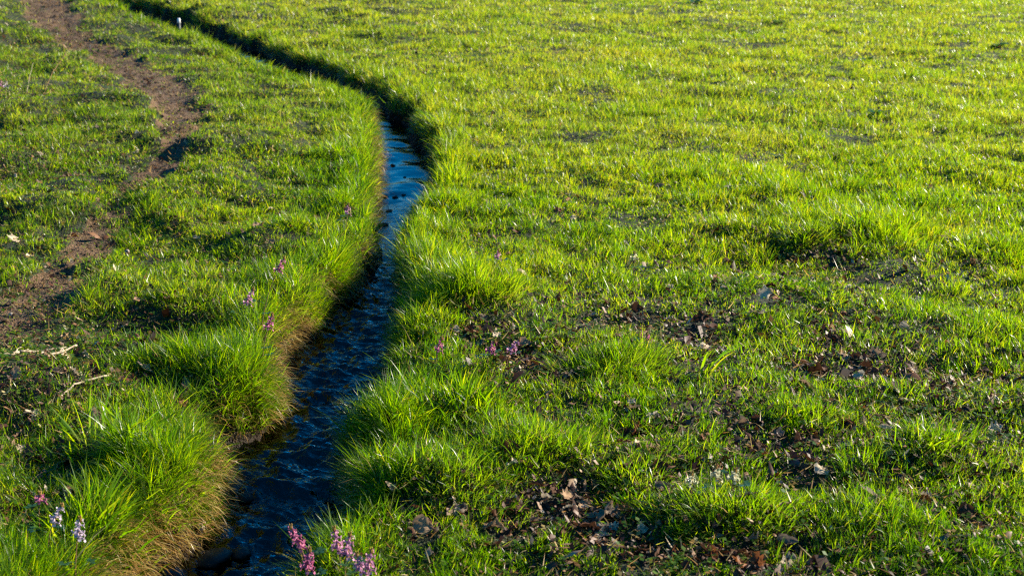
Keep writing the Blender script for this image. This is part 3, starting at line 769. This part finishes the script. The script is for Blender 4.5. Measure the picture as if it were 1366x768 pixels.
def corydalis(px, py, hpx, petal, label, tilt=(0, 0), nfl=14, group='pink corydalis flowers', leafy=2):
    """px,py: middle of the flower spike in the photograph; hpx its length there"""
    sp = hpx / 548.0 * 0 + hpx                                     # spike length from its surveyed size
    x, y = at(px, py, .085)
    scale = FPX / math.hypot(y, H)                                    # px per metre there
    Ls = hpx / scale * .90
    g_ = float(gz(x, y)); h0 = max(.085 - Ls / 2, g_ + .045) - g_    # underside of spike above ground
    tx_, ty_ = tilt; tm = (h0 + Ls / 2) / (h0 + Ls); x -= tx_ * tm * tm * (h0 + Ls); y -= ty_ * tm * tm * (h0 + Ls)
    g_ = float(gz(x, y)); e = empty('corydalis', (x, y, g_)); tag(e, label, 'flower', group)
    bend = lambda t: Vector((tx_ * t * t * (h0 + Ls), ty_ * t * t * (h0 + Ls), t * (h0 + Ls)))
    pm = PM(); pts = [bend(t) for t in np.linspace(0, 1, 9)]
    pts[0].z -= .01
    pm.add(*tube(pts, [.0019 - .001 * i / 8 for i in range(9)], 6)); pm.obj('stem', M_stem, e)
    fl = PM(); br = PM()
    r = rng
    for i in range(nfl):
        f = i / (nfl - 1); t = (h0 + Ls * (.02 + .93 * f)) / (h0 + Ls)
        p = bend(t); a = i * 2.39996 + r.normal(0, .2)
        size = (.0200 - .0095 * f) * min(1.2, max(.7, Ls / .075))
        out = Vector((math.cos(a), math.sin(a), 0)); up = Vector((0, 0, 1))
        # long spurred tube: spur end at the back, pinched neck, flaring two-lipped mouth drooping outwards
        back = p - out * size * .35 + up * size * .42
        mid = p + out * size * .15 + up * size * .30
        mouth = p + out * size * .75 + up * size * (.05 + .1 * f)
        end = p + out * size * 1.02 - up * size * .08
        fl.add(*tube([back - out * size * .15 - up * size * .1, back, mid, mouth, end], [size * .08, size * .16, size * .19, size * .15, size * .24], 6))
        side = out.cross(up)
        for sg in (1, -1):                                            # upper and lower lip
            c_ = end + up * sg * size * .16
            V = [c_ - side * size * .34 + out * size * .02, c_ + up * sg * size * .05 + out * size * .10, c_ + side * size * .34 + out * size * .02,
                 c_ + side * size * .24 + up * sg * size * .36 + out * size * .26, c_ + up * sg * size * .44 + out * size * .16, c_ - side * size * .24 + up * sg * size * .36 + out * size * .26]
            fl.add(V, [(0, 1, 4, 5), (1, 2, 3, 4)])
        b0 = p; V = [b0 - side * size * .2, b0 + side * size * .2, b0 + out * size * .45 + side * size * .15 - up * size * .15, b0 + out * size * .55 - up * size * .18, b0 + out * size * .45 - side * size * .15 - up * size * .15]
        br.add(V, [(0, 1, 2, 3, 4)])
    top = bend(1.0)
    for i in range(6):                                                # closed buds at the tip
        a = i * 2.4; o_ = Vector((math.cos(a) * .0022, math.sin(a) * .0022, -.002 + i * .0012))
        br.add(*tube([top + o_ - Vector((0, 0, .005)), top + o_, top + o_ * 1.4 + Vector((0, 0, .004)), top + o_ * 1.1 + Vector((0, 0, .007))], [.0008, .0019, .0016, .0004], 5))
    fs = fl.obj('flower_spike', petal, e); br.obj('buds', M_bract, fs)
    for k in range(leafy):                                            # divided grey-green leaf
        lf = PM(); a = r.uniform(0, 6.28); stp = bend(.35 + .12 * k)
        ax = Vector((math.cos(a), math.sin(a), .45)).normalized(); tip = stp + ax * .032
        lf.add(*tube([stp, stp + ax * .015 + Vector((0, 0, .002)), tip], [.0008, .0007, .0006], 5))
        for j in range(3):
            aj = a + (j - 1) * .95; dj = Vector((math.cos(aj), math.sin(aj), .25)); sj = Vector((-math.sin(aj), math.cos(aj), .1))
            for m_ in range(3):
                dm = (dj + sj * (m_ - 1) * .7).normalized(); sm = dm.cross(Vector((0, 0, 1))).normalized()
                b0 = tip + dj * .004; q_ = .017 if m_ == 1 else .012
                lf.add([b0, b0 + dm * q_ * .55 + sm * q_ * .28, b0 + dm * q_ + Vector((0, 0, -.002)), b0 + dm * q_ * .55 - sm * q_ * .28], [(0, 1, 2, 3)])
        lo = lf.obj('leaf', M_weed, e)
    return e
FL = [
 (396, 722, 34, M_magenta, 'deep pink flower spike at the water edge, leftmost of the bottom group', (-.25, 0), 15, 'pink corydalis flowers'),
 (411, 746, 32, M_magenta, 'deep pink flower spike just below and right of the leftmost bottom spike', (.1, -.05), 15, 'pink corydalis flowers'),
 (449, 720, 34, M_pink, 'pink flower spike left of the upper pair by the small thin tuft', (-.1, 0), 14, 'pink corydalis flowers'),
 (464, 728, 34, M_pink, 'pink flower spike right of the upper pair, reddish stem showing', (.12, 0), 14, 'pink corydalis flowers'),
 (479, 752, 28, M_pink, 'thin pink flower spike with ochre tip, second from the right at the bottom', (-.1, 0), 10, 'pink corydalis flowers'),
 (493, 748, 32, M_pink, 'pink flower spike with ochre tip, rightmost of the bottom group', (.1, 0), 12, 'pink corydalis flowers'),
 (106, 717, 28, M_lilac, 'whitish lilac flower spike in the bottom left grass, the larger and lower one', (.1, .1), 13, 'whitish corydalis flowers'),
 (76, 688, 28, M_lilac, 'whitish lilac flower spike up and left of the larger bottom left one', (.35, 0), 11, 'whitish corydalis flowers'),
 (53, 664, 12, M_magenta, 'tiny deep pink flower spike at the left, above the whitish spikes', (.1, 0), 6, 'pink corydalis flowers'),
 (333, 397, 23, M_pink, 'tall pink flower spike, left one of the three in the left bank tussock', (.3, 0), 13, 'pink corydalis flowers'),
 (377, 406, 20, M_magenta, 'deep pink flower spike nearest the water in the left bank tussock', (.3, 0), 12, 'pink corydalis flowers'),
 (361, 450, 21, M_magenta, 'deep pink flower spike, lowest of the three in the left bank tussock', (.2, 0), 12, 'pink corydalis flowers'),
 (586, 460, 20, M_magenta, 'deep pink flower spike, leftmost of the three in the gap right of the stream', (.2, 0), 9, 'pink corydalis flowers'),
 (656, 462, 17, M_magenta, 'deep pink flower spike, middle one of the three in the gap right of the stream', (.3, 0), 10, 'pink corydalis flowers'),
 (686, 462, 19, M_pink, 'pink flower spike, rightmost of the three in the gap right of the stream', (.45, 0), 12, 'pink corydalis flowers'),
 (664, 340, 13, M_pink, 'small pink flower spike behind the large bright grass mound', (.1, 0), 8, 'pink corydalis flowers'),
 (464, 281, 14, M_pink, 'small pink flower spike on the left bank above the narrows', (.1, 0), 8, 'pink corydalis flowers'),
 (863, 450, 10, M_magenta, 'tiny magenta flower spike behind the dense fan tussock', (0, 0), 6, 'pink corydalis flowers'),
 (2, 119, 10, M_pink, 'far pink flower spike at the left edge of the photo', (0, 0), 7, 'pink corydalis flowers'),
 (9, 127, 11, M_lilac, 'far lilac flower spike beside the pink one at the left edge', (.1, 0), 7, 'whitish corydalis flowers'),
 (922, 645, 15, M_cream, 'cream flower spike, left one of the three above the bright lower tuft', (0, 0), 9, 'cream corydalis flowers'),
 (955, 633, 17, M_cream, 'cream flower spike, middle one of the three above the bright lower tuft', (0, 0), 10, 'cream corydalis flowers'),
 (979, 640, 16, M_cream, 'cream flower spike, right one of the three above the bright lower tuft', (.1, 0), 9, 'cream corydalis flowers'),
 (846, 342, 9, M_cream, 'tiny pale flower spike in the middle meadow', (0, 0), 6, 'cream corydalis flowers'),
]
for f in FL: corydalis(f[0], f[1], f[2], f[3], f[4], f[5], f[6], f[7])

# ------------------------------------------------------------------ sticks
def g3(px, py, dz):
    x, y = at(px, py, 0); return Vector((x, y, float(gz(x, y)) + dz))
def stick(name, label, runs, m, kids=()):
    o0 = g3(runs[0][0][0][0], runs[0][0][0][1], 0); 
    pm = PM(); 
    for pts, r0, r1 in [(r[0], r[1], r[2]) for r in runs]:
        P = [g3(p[0], p[1], p[2]) - o0 for p in pts]; Q_ = []
        for i in range(len(P) - 1):
            for k in range(4):
                f = k / 4; Q_.append(P[i].lerp(P[i + 1], f) + Vector((rng.normal(0, .0012), rng.normal(0, .0012), rng.normal(0, .001))))
        Q_.append(P[-1]); n_ = len(Q_)
        pm.add(*tube(Q_, [(r0 + (r1 - r0) * i / (n_ - 1)) * rng.uniform(.82, 1.18) for i in range(n_)], 7))
    o = pm.obj(name, m, None, o0); return tag(o, label, 'stick', 'dead sticks on the grass')
stick('fallen_branch', 'long bleached stick with a forked root end lying on the left grass', [([(30, 493, .022), (48, 486, .026), (66, 481, .028), (86, 474, .03), (103, 467, .028)], .0042, .0030),
      ([(-6, 501, .012), (10, 500, .018), (20, 499, .02), (30, 492, .022)], .0034, .004), ([(22, 498, .02), (26, 489, .035), (30, 481, .05)], .003, .0015), ([(30, 492, .022), (40, 486, .03)], .003, .0015)], M_twig)
stick('fallen_branch', 'short bleached stick just above the long forked one', [([(60, 471, .014), (70, 469, .02), (89, 465, .022)], .0034, .0026)], M_twig)
stick('fallen_branch', 'bleached stick half hidden by grass below the long forked one', [([(78, 540, .010), (100, 527, .018), (122, 518, .022), (146, 511, .022)], .0028, .0032)], M_twig)
stick('dry_stalk', 'thin brown stalk slanting over the far left grass, longer one', [([(58, 130, .01), (72, 115, .06), (96, 92, .13)], .0018, .0010)], M_stalk)
stick('dry_stalk', 'thin straw coloured stalk left of the longer brown stalk', [([(36, 131, .01), (47, 116, .10)], .0018, .0010)], M_twig)
stick('dry_stalk', 'thin dry stalk leaning over the water at the small thin bank tuft', [([(437, 690, .02), (428, 668, .06), (420, 645, .12)], .0016, .0010), ], M_twig)
stick('dry_stalk', 'pinkish dry stalk sticking up beside the thin leaning stalk', [([(436, 696, .03), (432, 672, .10)], .0018, .0012)], M_stalk)

# ------------------------------------------------------------------ stones, stake
def stone(px, py, s, m, label, name='stream_stone', zl=WATER, flat=.6, group='stones in the stream'):
    x, y = at(px, py, zl)
    pm = PM(); nb, na = 9, 12; V = []; F = []
    sd = float(rng.uniform(0, 99))
    for i in range(nb + 1):
        th = PI * i / nb
        for k in range(na):
            a = 2 * PI * k / na
            d_ = np.array([math.sin(th) * math.cos(a), math.sin(th) * math.sin(a), math.cos(th)])
            r = 1 + .28 * float(vn(d_[0] * 1.7 + sd, d_[1] * 1.7 + d_[2] * 1.3, 5)) + .1 * float(vn(d_[0] * 5 + sd, d_[1] * 5 + d_[2] * 4, 6))
            V.append(d_ * r * np.array([1, .8, flat]) * s)
    for i in range(nb):
        for k in range(na): F.append((i * na + k, i * na + (k + 1) % na, (i + 1) * na + (k + 1) % na, (i + 1) * na + k))
    pm.add(V, F); o = pm.obj(name, m, None, (x, y, zl + s * flat * .25 - .002), (0, 0, float(rng.uniform(0, 6))))
    return tag(o, label, 'stone', group)
stone(524, 221, .017, M_stone, 'single small dark stone standing out of the bright blue water')
stone(424, 584, .016, M_stone, 'small dark stone in the ripples beside the dark right bank tussock')
for i, (a, b, s, l) in enumerate([
   (513, 262, .022, 'dark stone at the left end of the row crossing the blue water'), (527, 263, .018, 'dark stone in the middle of the row crossing the blue water'),
   (538, 260, .014, 'dark stone at the right end of the row crossing the blue water'), (519, 282, .024, 'wet dark stone at the left bank below the stone row'),
   (511, 300, .026, 'wet dark stone close under the left bank above the narrows'), (487, 366, .038, 'large dark stone at the left bank just below the narrows'),
   (473, 378, .030, 'dark rounded stone left of the large one below the narrows'), (498, 372, .022, 'dark stone right of the large one below the narrows'),
   (447, 398, .030, 'dark stone under the drooping left bank tuft'), (432, 428, .022, 'dark stone under the left bank below the drooping tuft'),
   (391, 500, .030, 'dark wet lump at the foot of the flowered bank tussock'), (336, 575, .034, 'dark wet lump between the two large left bank tussocks'),
   (312, 655, .040, 'flat dark stone making a small fall beside the big left tussock'), (330, 664, .030, 'flat dark stone right of the one making the small fall'),
   (285, 745, .045, 'broad dark lump under the left bank at the bottom edge'), (322, 738, .030, 'dark lump in the bubbling water at the bottom edge'),
   (540, 236, .010, 'tiny dark stone at the right side of the bright blue water'), (492, 186, .014, 'small dark stone where the far water first shows')]):
    stone(a, b, s, M_stone, l, flat=.38)
stone(268, 703, .011, M_white, 'white oval pebble stuck in the left bank under the big tussock', 'pebble', -.12, .9, None)
for i, (a, b, s, l) in enumerate([(170, 335, .010, 'small pale pebble on the path beside the low tussock'), (60, 402, .011, 'pale pebble in the near worn part of the path'),
    (15, 420, .012, 'pale pebble at the left edge of the near worn path'), (225, 190, .012, 'pale pebble on the middle stretch of the path'), (95, 355, .009, 'tiny pale pebble on the grassy side of the path')]):
    stone(a, b, s, M_pebble, l, 'pebble', float(gz(*at(a, b, 0))), .7, 'pebbles on the path')

x, y = at(238, 24, .03); zg = float(gz(x, y))
e = empty('marker_stake', (x, y, min(zg, -.1))); tag(e, 'small dark stake with a white top standing in the far ditch', 'stake')
hh = .025 - min(zg, -.1)
pm = PM(); pm.add(*tube([(0, 0, -.05), (0, 0, hh * .5), (0.002, 0, hh - .05)], [.014, .014, .014], 12)); pm.obj('post', M_stake, e)
pm = PM(); pm.add(*tube([(0.002, 0, hh - .05), (0.002, 0, hh - .02), (.003, 0, hh - .004), (.003, 0, hh)], [.016, .016, .014, .008], 12)); pm.obj('cap', M_cap, e)

# ------------------------------------------------------------------ broad-leaved weeds far out in the meadow
WE = [(927, 9, .12, 'dark broad leaved weed patch at the top edge, leftmost of the far weeds'), (971, 41, .08, 'dark weed with a pale stalk in the far meadow, left of its close neighbour'),
      (991, 41, .06, 'small dark weed just right of the one with the pale stalk'), (1041, 31, .08, 'flat dark weed in the far meadow above a similar one'),
      (1049, 57, .08, 'flat dark weed below its similar neighbour in the far meadow'), (1249, 18, .12, 'dark broad leaved weed at the top right of the far meadow'),
      (982, 83, .07, 'grey green weed below the one with the pale stalk'), (1008, 84, .06, 'small dark weed right of the grey green one'),
      (1104, 78, .09, 'broad weed with shiny leaves, left of two in the far middle meadow'), (1150, 80, .10, 'broad weed with shiny leaves, right of two in the far middle meadow'),
      (1173, 152, .09, 'dark weed in the right meadow above the lit ridge'), (1036, 202, .045, 'little whitish weed in the right meadow'), (1332, 65, .10, 'dark weed near the right edge of the far meadow'),
      (516, 28, .09, 'shiny leaved weed in the far meadow right of the ditch'), (755, 148, .05, 'small dark weed in the middle far meadow'), (95, 12, .13, 'dark weed beside the far end of the path'),
      (920, 655, .03, 'small clump of divided leaves under the cream flowers'), (715, 500, .025, 'little yellow green clover clump beside the bare soil')]
for px, py, s, lab in WE:
    x, y = at(px, py, 0); e = empty('leafy_weed', (x, y, float(gz(x, y)))); tag(e, lab, 'weed', 'broad leaved weeds in the meadow')
    nl = 9
    for k in range(nl):
        a = k * 2.4 + rng.normal(0, .3); Ls = s * rng.uniform(.7, 1.15); el = rng.uniform(.35, 1.1)
        D = Vector((math.cos(a), math.sin(a), 0)); S = Vector((-math.sin(a), math.cos(a), 0)); V = []; F = []
        for i in range(7):
            t = i / 6; w_ = Ls * .24 * math.sin(PI * min(1, .06 + t * .94)) ** .8 * (1 + .12 * math.sin(i * 2.3 + k)) + .001
            c_ = D * Ls * t * math.cos(el * (1 - t * .6)) + Vector((0, 0, Ls * (math.sin(el) * t * .95 - .35 * t * t)))
            V += [c_ - S * w_ + Vector((0, 0, w_ * .35)), c_, c_ + S * w_ + Vector((0, 0, w_ * .35))]
            if i: b_ = (i - 1) * 3; F += [(b_, b_ + 1, b_ + 4, b_ + 3), (b_ + 1, b_ + 2, b_ + 5, b_ + 4)]
        pm = PM(); pm.add(V, F); pm.obj('leaf', M_weed, e)

# ------------------------------------------------------------------ light, sky, camera
SUN_EL, SUN_AZ = math.radians(23), math.radians(24)     # azimuth from +X towards +Y
sd = Vector((math.cos(SUN_EL) * math.cos(SUN_AZ), math.cos(SUN_EL) * math.sin(SUN_AZ), math.sin(SUN_EL)))
w = bpy.data.worlds.new('World'); sc.world = w; w.use_nodes = True; nt = w.node_tree
bg = nt.nodes['Background']; sk = nt.nodes.new('ShaderNodeTexSky'); sk.sky_type = 'NISHITA'; sk.sun_disc = False
sk.sun_elevation = SUN_EL; sk.sun_rotation = PI / 2 - SUN_AZ
sk.altitude = 600; sk.air_density = 1.0; sk.dust_density = .25; sk.ozone_density = 4.0
hs = nt.nodes.new('ShaderNodeHueSaturation'); hs.inputs['Saturation'].default_value = 1.55
nt.links.new(sk.outputs[0], hs.inputs['Color']); nt.links.new(hs.outputs[0], bg.inputs[0]); bg.inputs[1].default_value = .074
ld = bpy.data.lights.new('sun', 'SUN'); ld.energy = 5.0; ld.angle = math.radians(.55); ld.color = (1, .92, .74)
lo = bpy.data.objects.new('sun', ld); col.objects.link(lo); lo.rotation_euler = sd.to_track_quat('Z', 'Y').to_euler(); lo.location = sd * 30

cd = bpy.data.cameras.new('camera'); cam = bpy.data.objects.new('camera', cd); col.objects.link(cam); sc.camera = cam
cam.location = (0, 0, H); cam.rotation_euler = (PI / 2 - PITCH, 0, 0); cd.lens = FOC; cd.sensor_width = 36; cd.clip_end = 2000; cd.clip_start = .05
cd.dof.use_dof = True; cd.dof.focus_distance = 4.3; cd.dof.aperture_fstop = 6.3

sc.view_settings.view_transform = 'Standard'; sc.view_settings.look = 'None'; sc.view_settings.exposure = 1.6; sc.view_settings.gamma = 1
sc.render.engine = 'CYCLES'
cy = sc.cycles; cy.max_bounces = 6; cy.diffuse_bounces = 2; cy.glossy_bounces = 3; cy.transmission_bounces = 4; cy.transparent_max_bounces = 6
cy.caustics_reflective = False; cy.caustics_refractive = False; cy.use_denoising = False; cy.filter_width = 1.3
